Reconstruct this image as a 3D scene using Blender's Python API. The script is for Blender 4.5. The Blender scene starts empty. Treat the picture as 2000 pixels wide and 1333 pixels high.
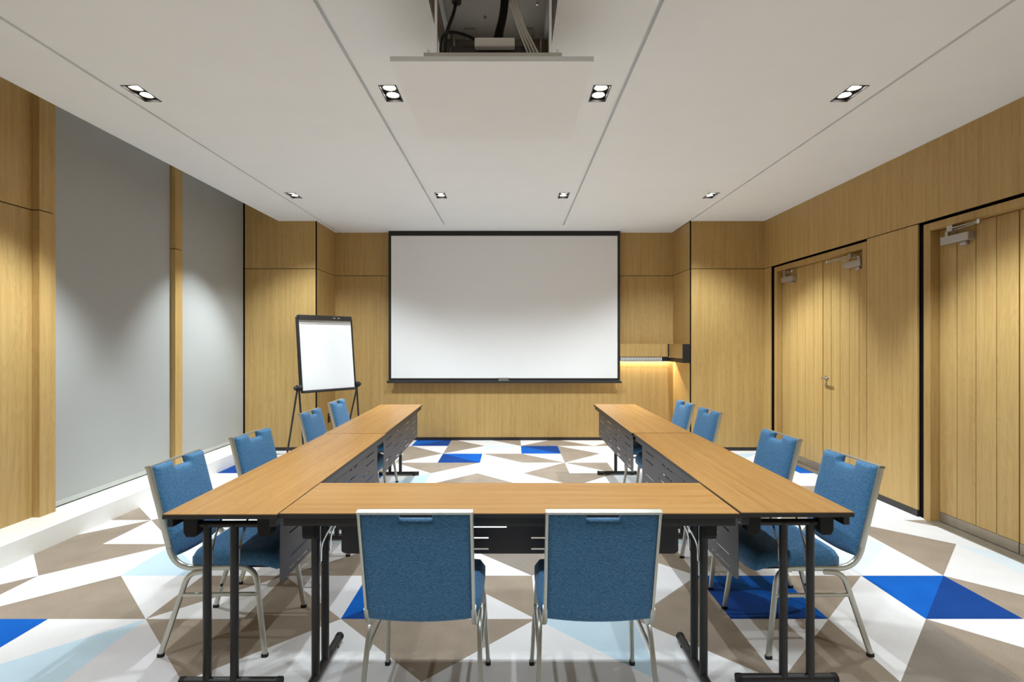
import bpy, math, random
from mathutils import Vector, Matrix

# ------------------------------------------------------------------ camera, world, light, exposure
scene = bpy.context.scene
col = scene.collection
F_PX, CAM_H = 1027.0, 1.41
cam_data = bpy.data.cameras.new('camera')
cam_data.sensor_width = 36.0
cam_data.lens = 36.0 * F_PX / 2000.0
cam_data.shift_y = 2.5 / 2000.0
cam_data.clip_start = 0.05
cam = bpy.data.objects.new('camera', cam_data)
cam.location = (0, 0, CAM_H)
cam.rotation_euler = (math.pi / 2, 0, 0)
col.objects.link(cam)
scene.camera = cam

world = bpy.data.worlds.new('world')
scene.world = world
world.use_nodes = True
world.node_tree.nodes['Background'].inputs[0].default_value = (0.8, 0.85, 1.0, 1)
world.node_tree.nodes['Background'].inputs[1].default_value = 0.05

vs = scene.view_settings
vs.view_transform = 'Standard'
vs.look = 'None'
vs.exposure = 0.04
vs.gamma = 1.0
vs.use_curve_mapping = False
scene.cycles.use_denoising = True
scene.cycles.max_bounces = 8
scene.cycles.diffuse_bounces = 5
scene.cycles.glossy_bounces = 3
scene.cycles.sample_clamp_indirect = 6.0

LAMP_COLOR = (0.84, 0.94, 1.0)
# beams: watts, cone (degrees), blend, tilt towards the wall (degrees)
BEAM_WALL = (225.0, 70.0, 0.70, 21.5)     # lamp aimed at the blinds / at the doors
BEAM_WALL_DOWN = (92.0, 106.0, 0.45, 0.0) # its twin, aimed straight down
BEAM_PIER = (185.0, 100.0, 0.70, 20.0)     # down lamps of the last row, leaning to the piers
BEAM_MID = (58.0, 108.0, 0.45, 0.0)       # fittings over the tables
BEAM_SCREEN = (118.0, 112.0, 1.0, 6.0)    # middle fittings nearest the screen
ROW_DIM = (0.72, 1.0, 1.0)                # rows from the camera end to the screen
LED_POWER = 10.0

# ------------------------------------------------------------------ measures of the room (metres)
H = 2.986                  # ceiling
HREC = 3.30                # top of the blind recess
Y_BACK = 7.558             # screen wall
Y_COL = 6.833              # front of the two corner piers
Y_REAR = -3.2
X_R = 3.277                # right wall
X_CEIL_L = -3.034          # ceiling edge over the blinds
X_L = -3.47                # left wood wall
X_BLIND = -3.49
XC_L, XC_R = -2.54, 2.315  # inner corners of the piers
ZG = 2.367                 # panel joint height
LEDGE_X, LEDGE_Z = -3.179, 0.143

# ------------------------------------------------------------------ materials
def srgb(r, g, b):
    f = lambda c: (c / 255 / 12.92) if c / 255 <= 0.04045 else ((c / 255 + 0.055) / 1.055) ** 2.4
    return (f(r), f(g), f(b), 1.0)

def new_mat(name):
    m = bpy.data.materials.new(name)
    m.use_nodes = True
    nt = m.node_tree
    return m, nt, nt.nodes['Principled BSDF']

def plain(name, color, rough=0.5, metal=0.0, noise=0.0, nscale=40, bump=0.0, emit=None, estr=0.0, spec=None):
    m, nt, b = new_mat(name)
    b.inputs['Base Color'].default_value = color
    b.inputs['Roughness'].default_value = rough
    b.inputs['Metallic'].default_value = metal
    if spec is not None:
        b.inputs['Specular IOR Level'].default_value = spec
    if noise or bump:
        tc = nt.nodes.new('ShaderNodeTexCoord')
        n = nt.nodes.new('ShaderNodeTexNoise')
        n.inputs['Scale'].default_value = nscale
        n.inputs['Detail'].default_value = 4
        nt.links.new(tc.outputs['Object'], n.inputs['Vector'])
        if noise:
            hsv = nt.nodes.new('ShaderNodeHueSaturation')
            hsv.inputs['Color'].default_value = color
            mr = nt.nodes.new('ShaderNodeMapRange')
            mr.inputs[1].default_value = 0.3
            mr.inputs[2].default_value = 0.7
            mr.inputs[3].default_value = 1 - noise
            mr.inputs[4].default_value = 1 + noise
            nt.links.new(n.outputs['Fac'], mr.inputs[0])
            nt.links.new(mr.outputs[0], hsv.inputs['Value'])
            nt.links.new(hsv.outputs[0], b.inputs['Base Color'])
        if bump:
            bp = nt.nodes.new('ShaderNodeBump')
            bp.inputs['Strength'].default_value = bump
            bp.inputs['Distance'].default_value = 0.004
            nt.links.new(n.outputs['Fac'], bp.inputs['Height'])
            nt.links.new(bp.outputs[0], b.inputs['Normal'])
    if emit:
        b.inputs['Emission Color'].default_value = emit
        b.inputs['Emission Strength'].default_value = estr
    return m

def wood(name, dark, mid, light, axis='Z', rough=0.42, fig=1.0, spec=0.35):
    """oak veneer: fine streaks along the axis plus slow cathedral figure; each board shifted by its object id"""
    m, nt, b = new_mat(name)
    N, L = nt.nodes, nt.links
    tc = N.new('ShaderNodeTexCoord')
    oi = N.new('ShaderNodeObjectInfo')
    sep = N.new('ShaderNodeSeparateXYZ')
    L.new(tc.outputs['Object'], sep.inputs[0])
    add = N.new('ShaderNodeMath'); add.operation = 'ADD'
    rnd = N.new('ShaderNodeMath'); rnd.operation = 'MULTIPLY'; rnd.inputs[1].default_value = 37.0
    L.new(oi.outputs['Random'], rnd.inputs[0])
    if axis == 'Z':
        L.new(sep.outputs['X'], add.inputs[0]); L.new(sep.outputs['Y'], add.inputs[1])
        along = sep.outputs['Z']
    else:
        add.inputs[1].default_value = 0.0
        L.new(sep.outputs['Y'], add.inputs[0])
        along = sep.outputs['X']
    across = N.new('ShaderNodeMath'); across.operation = 'ADD'
    L.new(add.outputs[0], across.inputs[0]); L.new(rnd.outputs[0], across.inputs[1])
    def stretched(sa, sl, detail=5, dist=0.0):
        c = N.new('ShaderNodeCombineXYZ')
        m1 = N.new('ShaderNodeMath'); m1.operation = 'MULTIPLY'; m1.inputs[1].default_value = sa
        m2 = N.new('ShaderNodeMath'); m2.operation = 'MULTIPLY'; m2.inputs[1].default_value = sl
        L.new(across.outputs[0], m1.inputs[0]); L.new(along, m2.inputs[0])
        L.new(m1.outputs[0], c.inputs[0]); L.new(m2.outputs[0], c.inputs[1])
        n = N.new('ShaderNodeTexNoise')
        n.inputs['Scale'].default_value = 1.0
        n.inputs['Detail'].default_value = detail
        n.inputs['Distortion'].default_value = dist
        L.new(c.outputs[0], n.inputs['Vector'])
        return n.outputs['Fac']
    fine = stretched(170, 3.0, 3)
    mid_n = stretched(28, 0.7, 5, 0.4)
    slow = stretched(6, 0.55, 3, 1.6)
    # cathedral figure: rings of the slow field
    sn = N.new('ShaderNodeMath'); sn.operation = 'MULTIPLY'; sn.inputs[1].default_value = 95.0
    L.new(slow, sn.inputs[0])
    sine = N.new('ShaderNodeMath'); sine.operation = 'SINE'
    L.new(sn.outputs[0], sine.inputs[0])
    acc = None
    for out, w in ((fine, 0.24), (mid_n, 0.58), (sine.outputs[0], 0.05 * fig)):
        mm = N.new('ShaderNodeMath'); mm.operation = 'MULTIPLY'; mm.inputs[1].default_value = w
        L.new(out, mm.inputs[0])
        if acc is None:
            acc = mm.outputs[0]
        else:
            a2 = N.new('ShaderNodeMath'); a2.operation = 'ADD'
            L.new(acc, a2.inputs[0]); L.new(mm.outputs[0], a2.inputs[1]); acc = a2.outputs[0]
    ramp = N.new('ShaderNodeValToRGB')
    e = ramp.color_ramp.elements
    e[0].position = 0.28; e[0].color = dark
    e[1].position = 0.58; e[1].color = light
    k = e.new(0.42); k.color = mid
    L.new(acc, ramp.inputs[0])
    hsv = N.new('ShaderNodeHueSaturation')
    mr = N.new('ShaderNodeMapRange')
    mr.inputs[3].default_value = 0.95; mr.inputs[4].default_value = 1.05
    L.new(oi.outputs['Random'], mr.inputs[0])
    L.new(mr.outputs[0], hsv.inputs['Value'])
    L.new(ramp.outputs[0], hsv.inputs['Color'])
    L.new(hsv.outputs[0], b.inputs['Base Color'])
    b.inputs['Roughness'].default_value = rough
    b.inputs['Specular IOR Level'].default_value = spec
    bp = N.new('ShaderNodeBump'); bp.inputs['Strength'].default_value = 0.05; bp.inputs['Distance'].default_value = 0.002
    L.new(fine, bp.inputs['Height']); L.new(bp.outputs[0], b.inputs['Normal'])
    return m

def carpet(name, color, var=0.10):
    m, nt, b = new_mat(name)
    N, L = nt.nodes, nt.links
    tc = N.new('ShaderNodeTexCoord')
    n1 = N.new('ShaderNodeTexNoise'); n1.inputs['Scale'].default_value = 240; n1.inputs['Detail'].default_value = 2
    n2 = N.new('ShaderNodeTexNoise'); n2.inputs['Scale'].default_value = 5.5; n2.inputs['Detail'].default_value = 5
    L.new(tc.outputs['Object'], n1.inputs['Vector']); L.new(tc.outputs['Object'], n2.inputs['Vector'])
    mr1 = N.new('ShaderNodeMapRange'); mr1.inputs[1].default_value = 0.25; mr1.inputs[2].default_value = 0.75
    mr1.inputs[3].default_value = 1 - var * 1.6; mr1.inputs[4].default_value = 1 + var * 1.6
    mr2 = N.new('ShaderNodeMapRange'); mr2.inputs[1].default_value = 0.3; mr2.inputs[2].default_value = 0.7
    mr2.inputs[3].default_value = 1 - var * 0.55; mr2.inputs[4].default_value = 1 + var * 0.55
    L.new(n1.outputs['Fac'], mr1.inputs[0]); L.new(n2.outputs['Fac'], mr2.inputs[0])
    mu = N.new('ShaderNodeMath'); mu.operation = 'MULTIPLY'
    L.new(mr1.outputs[0], mu.inputs[0]); L.new(mr2.outputs[0], mu.inputs[1])
    hsv = N.new('ShaderNodeHueSaturation'); hsv.inputs['Color'].default_value = color
    L.new(mu.outputs[0], hsv.inputs['Value']); L.new(hsv.outputs[0], b.inputs['Base Color'])
    b.inputs['Roughness'].default_value = 0.95
    b.inputs['Specular IOR Level'].default_value = 0.1
    b.inputs['Sheen Weight'].default_value = 0.05
    bp = N.new('ShaderNodeBump'); bp.inputs['Strength'].default_value = 0.5; bp.inputs['Distance'].default_value = 0.004
    L.new(n1.outputs['Fac'], bp.inputs['Height']); L.new(bp.outputs[0], b.inputs['Normal'])
    return m

def weave(name, c1, c2):
    """woven upholstery: crossed thread streaks"""
    m, nt, b = new_mat(name)
    N, L = nt.nodes, nt.links
    tc = N.new('ShaderNodeTexCoord')
    outs = []
    for sc in ((90, 90, 620), (620, 620, 90)):
        mp = N.new('ShaderNodeMapping'); mp.inputs['Scale'].default_value = sc
        n = N.new('ShaderNodeTexNoise'); n.inputs['Scale'].default_value = 1.0; n.inputs['Detail'].default_value = 2
        L.new(tc.outputs['Object'], mp.inputs['Vector']); L.new(mp.outputs[0], n.inputs['Vector'])
        outs.append(n.outputs['Fac'])
    ad = N.new('ShaderNodeMath'); ad.operation = 'ADD'
    L.new(outs[0], ad.inputs[0]); L.new(outs[1], ad.inputs[1])
    mr = N.new('ShaderNodeMapRange'); mr.inputs[1].default_value = 0.7; mr.inputs[2].default_value = 1.3
    L.new(ad.outputs[0], mr.inputs[0])
    mix = N.new('ShaderNodeMix'); mix.data_type = 'RGBA'
    mix.inputs['A'].default_value = c1; mix.inputs['B'].default_value = c2
    L.new(mr.outputs[0], mix.inputs['Factor'])
    L.new(mix.outputs['Result'], b.inputs['Base Color'])
    b.inputs['Roughness'].default_value = 0.8
    b.inputs['Sheen Weight'].default_value = 0.25
    b.inputs['Sheen Roughness'].default_value = 0.4
    b.inputs['Specular IOR Level'].default_value = 0.2
    bp = N.new('ShaderNodeBump'); bp.inputs['Strength'].default_value = 0.25; bp.inputs['Distance'].default_value = 0.002
    L.new(ad.outputs[0], bp.inputs['Height']); L.new(bp.outputs[0], b.inputs['Normal'])
    return m

M = {}
M['oak'] = wood('oak_veneer', srgb(173, 139, 84), srgb(183, 150, 93), srgb(190, 159, 102))
M['oak_edge'] = wood('oak_lipping', srgb(164, 130, 76), srgb(174, 141, 86), srgb(182, 150, 94))
M['table'] = wood('beech_laminate', srgb(162, 115, 60), srgb(174, 128, 71), srgb(183, 140, 83), axis='X', rough=0.38, fig=0.7, spec=0.4)
M['black'] = plain('matt_black', srgb(20, 17, 16), 0.6)
M['gap'] = plain('black_reveal', srgb(14, 11, 10), 0.9, spec=0.1)
M['base'] = plain('dark_skirting', srgb(38, 33, 32), 0.45)
M['paint'] = plain('white_ceiling_paint', srgb(243, 245, 246), 0.9, noise=0.01, nscale=3, spec=0.2)
M['white'] = plain('white_paint', srgb(238, 236, 232), 0.55)
M['ledge'] = plain('white_stone_ledge', srgb(236, 233, 226), 0.5, noise=0.02, nscale=9)
M['blind'] = plain('grey_blind_fabric', srgb(172, 172, 168), 0.85, noise=0.012, nscale=4, spec=0.2)
M['blindbar'] = plain('pale_grey_bar', srgb(190, 192, 186), 0.4, metal=0.2)
M['screen'] = plain('matt_screen_white', srgb(234, 233, 232), 0.85, spec=0.2)
M['paper'] = plain('flipchart_paper', srgb(234, 234, 234), 0.8, spec=0.2)
M['greystrip'] = plain('grey_pad_binding', srgb(170, 166, 160), 0.7)
M['frame'] = plain('satin_silver_tube', srgb(196, 196, 186), 0.34, metal=0.75)
M['chrome'] = plain('chrome', srgb(225, 225, 222), 0.16, metal=1.0)
M['steel'] = plain('brushed_steel', srgb(186, 182, 174), 0.36, metal=0.9)
M['closer'] = plain('grey_closer_metal', srgb(178, 172, 164), 0.42, metal=0.6)
M['kick'] = plain('steel_kick_plate', srgb(160, 150, 134), 0.42, metal=0.7, noise=0.08, nscale=14)
M['legblack'] = plain('black_powder_coat', srgb(34, 32, 31), 0.42)
M['panelgrey'] = plain('dark_grey_panel_metal', srgb(78, 74, 76), 0.5, metal=0.2)
M['edge'] = plain('black_edge_band', srgb(36, 33, 31), 0.5)
M['rubber'] = plain('black_rubber', srgb(16, 15, 15), 0.7)
M['blue'] = weave('blue_weave', srgb(42, 86, 128), srgb(96, 148, 188))
M['liftplate'] = plain('galvanised_plate', srgb(142, 136, 128), 0.5, metal=0.3, noise=0.03, nscale=6)
M['cablewhite'] = plain('grey_white_cable', srgb(214, 210, 202), 0.5)
M['lampglow'] = plain('lamp_glow', (1, 1, 1, 1), 0.4, emit=(1.0, 0.97, 0.93, 1), estr=30.0)
M['led'] = plain('led_glow', (1, 1, 1, 1), 0.4, emit=(1.0, 0.90, 0.70, 1), estr=10.0)
M['reflector'] = plain('lamp_reflector', srgb(210, 208, 204), 0.25, metal=0.8)
M['housing'] = plain('dark_lamp_housing', srgb(46, 44, 42), 0.5)
CARPET = {
    'W': carpet('carpet_white', srgb(221, 218, 217), 0.05),
    'V': carpet('carpet_grey_white', srgb(212, 208, 209), 0.05),
    'B': carpet('carpet_brown', srgb(151, 136, 120), 0.16),
    'G': carpet('carpet_taupe', srgb(138, 128, 118), 0.16),
    'L': carpet('carpet_light_blue', srgb(188, 208, 219), 0.05),
    'P': carpet('carpet_pale_blue', srgb(209, 217, 222), 0.05),
    'S': carpet('carpet_bright_blue', srgb(2, 88, 176), 0.16),
    'D': carpet('carpet_deep_blue', srgb(8, 60, 130), 0.16),
}

# ------------------------------------------------------------------ mesh helpers
class MB:
    def __init__(self):
        self.v, self.f, self.m = [], [], []
    def face(self, idx, mi=0):
        self.f.append(tuple(idx)); self.m.append(mi)
    def box(self, x0, x1, y0, y1, z0, z1, mi=0):
        b = len(self.v)
        for z in (z0, z1):
            self.v += [(x0, y0, z), (x1, y0, z), (x1, y1, z), (x0, y1, z)]
        for q in ((0, 3, 2, 1), (4, 5, 6, 7), (0, 1, 5, 4), (1, 2, 6, 5), (2, 3, 7, 6), (3, 0, 4, 7)):
            self.face([b + i for i in q], mi)
        return self
    def sweep(self, path, section, ref=(1, 0, 0), caps=True, mi=0):
        """section: list of (a, b): a along the ref direction, b across; path: 3-D points"""
        P = [Vector(p) for p in path]
        n, k = len(P), len(section)
        base = len(self.v)
        r = Vector(ref).normalized()
        prev = None
        for i in range(n):
            t = (P[min(i + 1, n - 1)] - P[max(i - 1, 0)]).normalized()
            a = r - t * r.dot(t)
            if a.length < 1e-4:
                a = prev or Vector((0, 1, 0)) - t * t.y
            a.normalize(); prev = a
            b = t.cross(a)
            # mitre: keep thickness through the bend
            for (sa, sb) in section:
                self.v.append(tuple(P[i] + a * sa + b * sb))
        for i in range(n - 1):
            for j in range(k):
                j2 = (j + 1) % k
                self.face((base + i * k + j, base + i * k + j2, base + (i + 1) * k + j2, base + (i + 1) * k + j), mi)
        if caps:
            self.face([base + j for j in range(k)][::-1], mi)
            self.face([base + (n - 1) * k + j for j in range(k)], mi)
        return self
    def tube(self, path, r, sides=12, ref=(1, 0, 0), caps=True, mi=0):
        return self.sweep(path, [(r * math.cos(2 * math.pi * j / sides), r * math.sin(2 * math.pi * j / sides)) for j in range(sides)], ref, caps, mi)
    def prism(self, outline, axis, a0, a1, mi=0):
        """outline of 2-D points extruded along an axis ('X': (y,z), 'Y': (x,z), 'Z': (x,y))"""
        b = len(self.v); n = len(outline)
        for a in (a0, a1):
            for (p, q) in outline:
                self.v.append((a, p, q) if axis == 'X' else (p, a, q) if axis == 'Y' else (p, q, a))
        self.face([b + i for i in range(n)][::-1], mi)
        self.face([b + n + i for i in range(n)], mi)
        for i in range(n):
            j = (i + 1) % n
            self.face((b + i, b + j, b + n + j, b + n + i), mi)
        return self
    def disc(self, c, r, axis=(0, 0, 1), h=0.005, sides=20, mi=0):
        ax = Vector(axis).normalized()
        return self.tube([Vector(c), Vector(c) + ax * h], r, sides, ref=(1, 0, 0) if abs(ax.x) < 0.9 else (0, 1, 0), mi=mi)
    def build(self, name, mat, parent=None, smooth=False, bevel=0.0, auto=True, loc=None):
        me = bpy.data.meshes.new(name)
        me.from_pydata([tuple(p) for p in self.v], [], self.f)
        for m in (mat if isinstance(mat, (list, tuple)) else [mat]):
            me.materials.append(m)
        me.polygons.foreach_set('material_index', self.m)
        import bmesh
        bm = bmesh.new(); bm.from_mesh(me)
        bmesh.ops.recalc_face_normals(bm, faces=bm.faces[:])
        bm.to_mesh(me); bm.free()
        if smooth:
            me.polygons.foreach_set('use_smooth', [True] * len(me.polygons))
            if auto:
                me.set_sharp_from_angle(angle=math.radians(42))
        o = bpy.data.objects.new(name, me)
        col.objects.link(o)
        if parent is not None:
            o.parent = parent
        if loc is not None:
            o.location = loc
        if bevel:
            bv = o.modifiers.new('bevel', 'BEVEL'); bv.width = bevel; bv.segments = 2; bv.limit_method = 'ANGLE'
            bv.angle_limit = math.radians(50)
        return o

def box(name, mat, parent, x0, x1, y0, y1, z0, z1, bevel=0.0):
    return MB().box(min(x0, x1), max(x0, x1), min(y0, y1), max(y0, y1), min(z0, z1), max(z0, z1)).build(name, mat, parent, bevel=bevel)

def tag(o, label, cat, group=None):
    o['label'] = label; o['category'] = cat
    if group: o['group'] = group
    return o

def thing(name, label, cat, loc=(0, 0, 0), rz=0.0, group=None):
    o = bpy.data.objects.new(name, None)
    o.empty_display_size = 0.1
    col.objects.link(o)
    o.location = loc; o.rotation_euler = (0, 0, rz)
    return tag(o, label, cat, group)

def struct(name, label, cat):
    o = thing(name, label, cat); o['kind'] = 'structure'
    return o

def copy_tree(src, loc, rz, label):
    def rec(o, parent):
        c = o.copy(); col.objects.link(c); c.parent = parent
        for ch in o.children:
            rec(ch, c)
        return c
    r = rec(src, None)
    r.location = loc; r.rotation_euler = (0, 0, rz); r['label'] = label
    return r

def fillet(points, radii, n=7):
    """rounded 3-D polyline; returns points and the index range of each rounded corner"""
    P = [Vector(p) for p in points]
    out, spans = [P[0]], []
    for i in range(1, len(P) - 1):
        a, b, c = P[i - 1], P[i], P[i + 1]
        d = radii[i - 1]
        u, w = (a - b).normalized(), (c - b).normalized()
        s, e = b + u * d, b + w * d
        st = len(out)
        for k in range(n + 1):
            t = k / n
            out.append(s * (1 - t) ** 2 + b * 2 * t * (1 - t) + e * t ** 2)
        spans.append((st, len(out) - 1))
    out.append(P[-1])
    return out, spans

def rrect(w, h, r, n=3):
    pts = []
    for cx, cy, a0 in ((w / 2 - r, h / 2 - r, 0), (-w / 2 + r, h / 2 - r, 90), (-w / 2 + r, -h / 2 + r, 180), (w / 2 - r, -h / 2 + r, 270)):
        for k in range(n + 1):
            a = math.radians(a0 + 90 * k / n)
            pts.append((cx + r * math.cos(a), cy + r * math.sin(a)))
    return pts

# ------------------------------------------------------------------ floor: carpet woven on a half-metre lattice
N0, NP, K0, KP = -0.872, 0.4967, 2.6777, 0.4968
# cell (n, k): diagonal, colour above it, colour below it
CELLS = {
    # k = -1
    (-4, -1): ('/', 'S', 'S'), (-3, -1): ('/', 'W', 'L'), (-2, -1): ('\\', 'B', 'V'), (-1, -1): ('/', 'B', 'W'),
    (0, -1): ('\\', 'B', 'W'), (1, -1): ('/', 'B', 'W'), (2, -1): ('\\', 'L', 'W'), (3, -1): ('\\', 'B', 'W'),
    (4, -1): ('/', 'W', 'B'), (5, -1): ('/', 'W', 'G'), (6, -1): ('\\', 'W', 'B'), (7, -1): ('/', 'W', 'W'), (8, -1): ('/', 'B', 'W'),
    # k = 0
    (-5, 0): ('/', 'W', 'B'), (-4, 0): ('/', 'W', 'B'), (-3, 0): ('\\', 'W', 'B'), (-2, 0): ('/', 'B', 'W'), (-1, 0): ('\\', 'V', 'B'),
    (0, 0): ('/', 'S', 'D'), (1, 0): ('\\', 'B', 'W'), (2, 0): ('/', 'W', 'L'), (3, 0): ('/', 'W', 'B'), (4, 0): ('\\', 'S', 'D'),
    (5, 0): ('/', 'B', 'W'), (6, 0): ('/', 'S', 'D'), (7, 0): ('\\', 'W', 'B'), (8, 0): ('\\', 'W', 'B'),
    # k = 1
    (-5, 1): ('\\', 'B', 'W'), (-4, 1): ('/', 'B', 'W'), (-3, 1): ('\\', 'W', 'L'), (-2, 1): ('/', 'W', 'W'), (-1, 1): ('/', 'W', 'B'),
    (0, 1): ('/', 'B', 'W'), (1, 1): ('\\', 'G', 'W'), (2, 1): ('/', 'G', 'W'), (3, 1): ('\\', 'B', 'W'), (4, 1): ('\\', 'W', 'V'),
    (5, 1): ('\\', 'W', 'W'), (6, 1): ('/', 'P', 'W'), (7, 1): ('/', 'B', 'W'), (8, 1): ('\\', 'W', 'P'),
    # k = 2
    (-5, 2): ('/', 'W', 'B'), (-4, 2): ('\\', 'B', 'W'), (-3, 2): ('/', 'W', 'L'), (-2, 2): ('/', 'B', 'W'), (-1, 2): ('\\', 'W', 'P'),
    (0, 2): ('\\', 'B', 'W'), (1, 2): ('/', 'W', 'W'), (2, 2): ('/', 'B', 'W'), (3, 2): ('\\', 'W', 'B'), (4, 2): ('/', 'W', 'L'),
    (5, 2): ('/', 'B', 'W'), (6, 2): ('\\', 'W', 'P'), (7, 2): ('\\', 'W', 'B'), (8, 2): ('\\', 'B', 'W'),
    # k = 3
    (-5, 3): ('\\', 'W', 'B'), (-4, 3): ('/', 'W', 'B'), (7, 3): ('/', 'W', 'W'), (8, 3): ('/', 'W', 'W'), (6, 3): ('/', 'W', 'B'),
    # k = 4
    (-5, 4): ('/', 'W', 'W'), (-4, 4): ('/', 'D', 'D'), (6, 4): ('/', 'B', 'W'), (7, 4): ('/', 'B', 'W'), (8, 4): ('\\', 'B', 'W'),
    # k = 5
    (-5, 5): ('/', 'W', 'W'), (-4, 5): ('/', 'W', 'B'), (-3, 5): ('/', 'W', 'W'), (-2, 5): ('\\', 'S', 'S'), (-1, 5): ('/', 'W', 'L'),
    (0, 5): ('/', 'W', 'B'), (1, 5): ('\\', 'W', 'B'), (2, 5): ('\\', 'B', 'W'), (3, 5): ('/', 'B', 'W'), (4, 5): ('\\', 'W', 'P'),
    (7, 5): ('/', 'W', 'W'), (8, 5): ('/', 'W', 'W'),
    # k = 6
    (-5, 6): ('/', 'D', 'D'), (-1, 6): ('\\', 'B', 'W'), (0, 6): ('/', 'B', 'W'), (1, 6): ('/', 'W', 'P'), (2, 6): ('/', 'W', 'B'),
    (3, 6): ('\\', 'B', 'W'), (4, 6): ('/', 'W', 'W'), (8, 6): ('/', 'S', 'S'),
    # k = 7
    (-2, 7): ('\\', 'W', 'P'), (-1, 7): ('/', 'B', 'W'), (0, 7): ('\\', 'S', 'D'), (1, 7): ('\\', 'B', 'W'), (2, 7): ('\\', 'W', 'B'),
    (3, 7): ('/', 'B', 'W'), (4, 7): ('/', 'W', 'P'), (6, 7): ('/', 'W', 'B'),
    # k = 8
    (-1, 8): ('\\', 'W', 'B'), (0, 8): ('/', 'B', 'W'), (1, 8): ('/', 'P', 'W'), (2, 8): ('\\', 'D', 'S'), (3, 8): ('\\', 'W', 'B'), (4, 8): ('/', 'W', 'W'),
    # k = 9
    (-1, 9): ('/', 'S', 'D'), (0, 9): ('\\', 'W', 'B'), (1, 9): ('\\', 'B', 'W'), (2, 9): ('/', 'W', 'B'), (3, 9): ('\\', 'W', 'B'), (4, 9): ('/', 'W', 'B'),
}
rng = random.Random(11)
keys = list(CARPET)
fl = MB()
for k in range(-12, 10):
    for n in range(-5, 9):
        if (n, k) in CELLS:
            d, up, lo = CELLS[(n, k)]
        else:
            d = rng.choice('/\\'); up, lo = rng.choice((('B', 'W'), ('W', 'B'), ('W', 'W'), ('W', 'P'), ('B', 'W'), ('L', 'W'), ('W', 'B')))
        x0, x1 = N0 + NP * n, N0 + NP * (n + 1)
        y0, y1 = K0 + KP * k, K0 + KP * (k + 1)
        b = len(fl.v)
        fl.v += [(x0, y0, 0), (x1, y0, 0), (x1, y1, 0), (x0, y1, 0)]
        if d == '/':
            fl.face((b, b + 2, b + 3), keys.index(up)); fl.face((b, b + 1, b + 2), keys.index(lo))
        else:
            fl.face((b + 1, b + 2, b + 3), keys.index(up)); fl.face((b, b + 1, b + 3), keys.index(lo))
me_floor = fl.build('floor', [CARPET[k] for k in keys])
tag(me_floor, 'carpet with white, brown and blue triangles across the whole room', 'floor')['kind'] = 'structure'

# ------------------------------------------------------------------ ceiling: one sheet with slots, lamp holes, lift opening and blind recess
LIGHT_X = (-2.345, -0.765, 0.555, 2.135)
LIGHT_Y = (1.02, 3.33, 5.64)
LW, LL = 0.055, 0.11                       # half sizes of a lamp hole
SLOTS = [(-2.48, 7.6), (-0.906, 7.07), (0.69, 7.07), (2.31, 7.6)]
HOLE = (-0.384, 0.21, 2.262, 3.05)         # projector lift opening
xs = {-3.75, X_CEIL_L, 3.45, HOLE[0], HOLE[1]}
ys = {Y_REAR - 0.05, 7.62, HOLE[2], HOLE[3], 7.07}
for sx, _ in SLOTS: xs |= {sx - 0.011, sx + 0.011}
for lx in LIGHT_X: xs |= {lx - LW, lx + LW}
for ly in LIGHT_Y: ys |= {ly - LL, ly + LL}
xs, ys = sorted(xs), sorted(ys)
def ceil_z(x, y):
    if x < X_CEIL_L: return HREC
    for lx in LIGHT_X:
        for ly in LIGHT_Y:
            if abs(x - lx) < LW and abs(y - ly) < LL: return H + 0.09
    if HOLE[0] < x < HOLE[1] and HOLE[2] < y < HOLE[3]: return H + 0.19
    for sx, ye in SLOTS:
        if abs(x - sx) < 0.011 and y < ye: return H + 0.035
    return H
ce = MB()
grid = [[ceil_z((xs[i] + xs[i + 1]) / 2, (ys[j] + ys[j + 1]) / 2) for j in range(len(ys) - 1)] for i in range(len(xs) - 1)]
def quad(a, b, c, d):
    s = len(ce.v); ce.v += [a, b, c, d]; ce.face((s, s + 1, s + 2, s + 3))
for i in range(len(xs) - 1):
    for j in range(len(ys) - 1):
        z = grid[i][j]
        quad((xs[i], ys[j], z), (xs[i], ys[j + 1], z), (xs[i + 1], ys[j + 1], z), (xs[i + 1], ys[j], z))
        if i + 1 < len(xs) - 1 and abs(grid[i + 1][j] - z) > 1e-6:
            z2 = grid[i + 1][j]; x = xs[i + 1]
            quad((x, ys[j], z), (x, ys[j + 1], z), (x, ys[j + 1], z2), (x, ys[j], z2))
        if j + 1 < len(ys) - 1 and abs(grid[i][j + 1] - z) > 1e-6:
            z2 = grid[i][j + 1]; y = ys[j + 1]
            quad((xs[i], y, z), (xs[i + 1], y, z), (xs[i + 1], y, z2), (xs[i], y, z2))
ceiling = ce.build('ceiling', M['paint'])
tag(ceiling, 'white plaster ceiling with four long shadow slots', 'ceiling')['kind'] = 'structure'

# ------------------------------------------------------------------ walls of oak panels over black joints
G = 0.004   # half joint
T = 0.014   # panel thickness

wb = struct('wall_back', 'oak panelled wall behind the projection screen', 'wall')
box('backing', M['gap'], wb, XC_L - 0.1, XC_R + 0.1, Y_BACK + T, Y_BACK + T + 0.05, 0, H + 0.1)
box('panel', M['oak'], wb, XC_L, XC_R, Y_BACK, Y_BACK + T, 0.045, ZG - G)
box('panel', M['oak'], wb, XC_L, XC_R, Y_BACK, Y_BACK + T, ZG + G, H + 0.03)
bb = box('baseboard_back', M['base'], None, XC_L + 0.006, XC_R - 0.006, Y_BACK - 0.002, Y_BACK + T, 0, 0.044)
tag(bb, 'low black skirting under the screen wall', 'skirting')['kind'] = 'structure'

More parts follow.
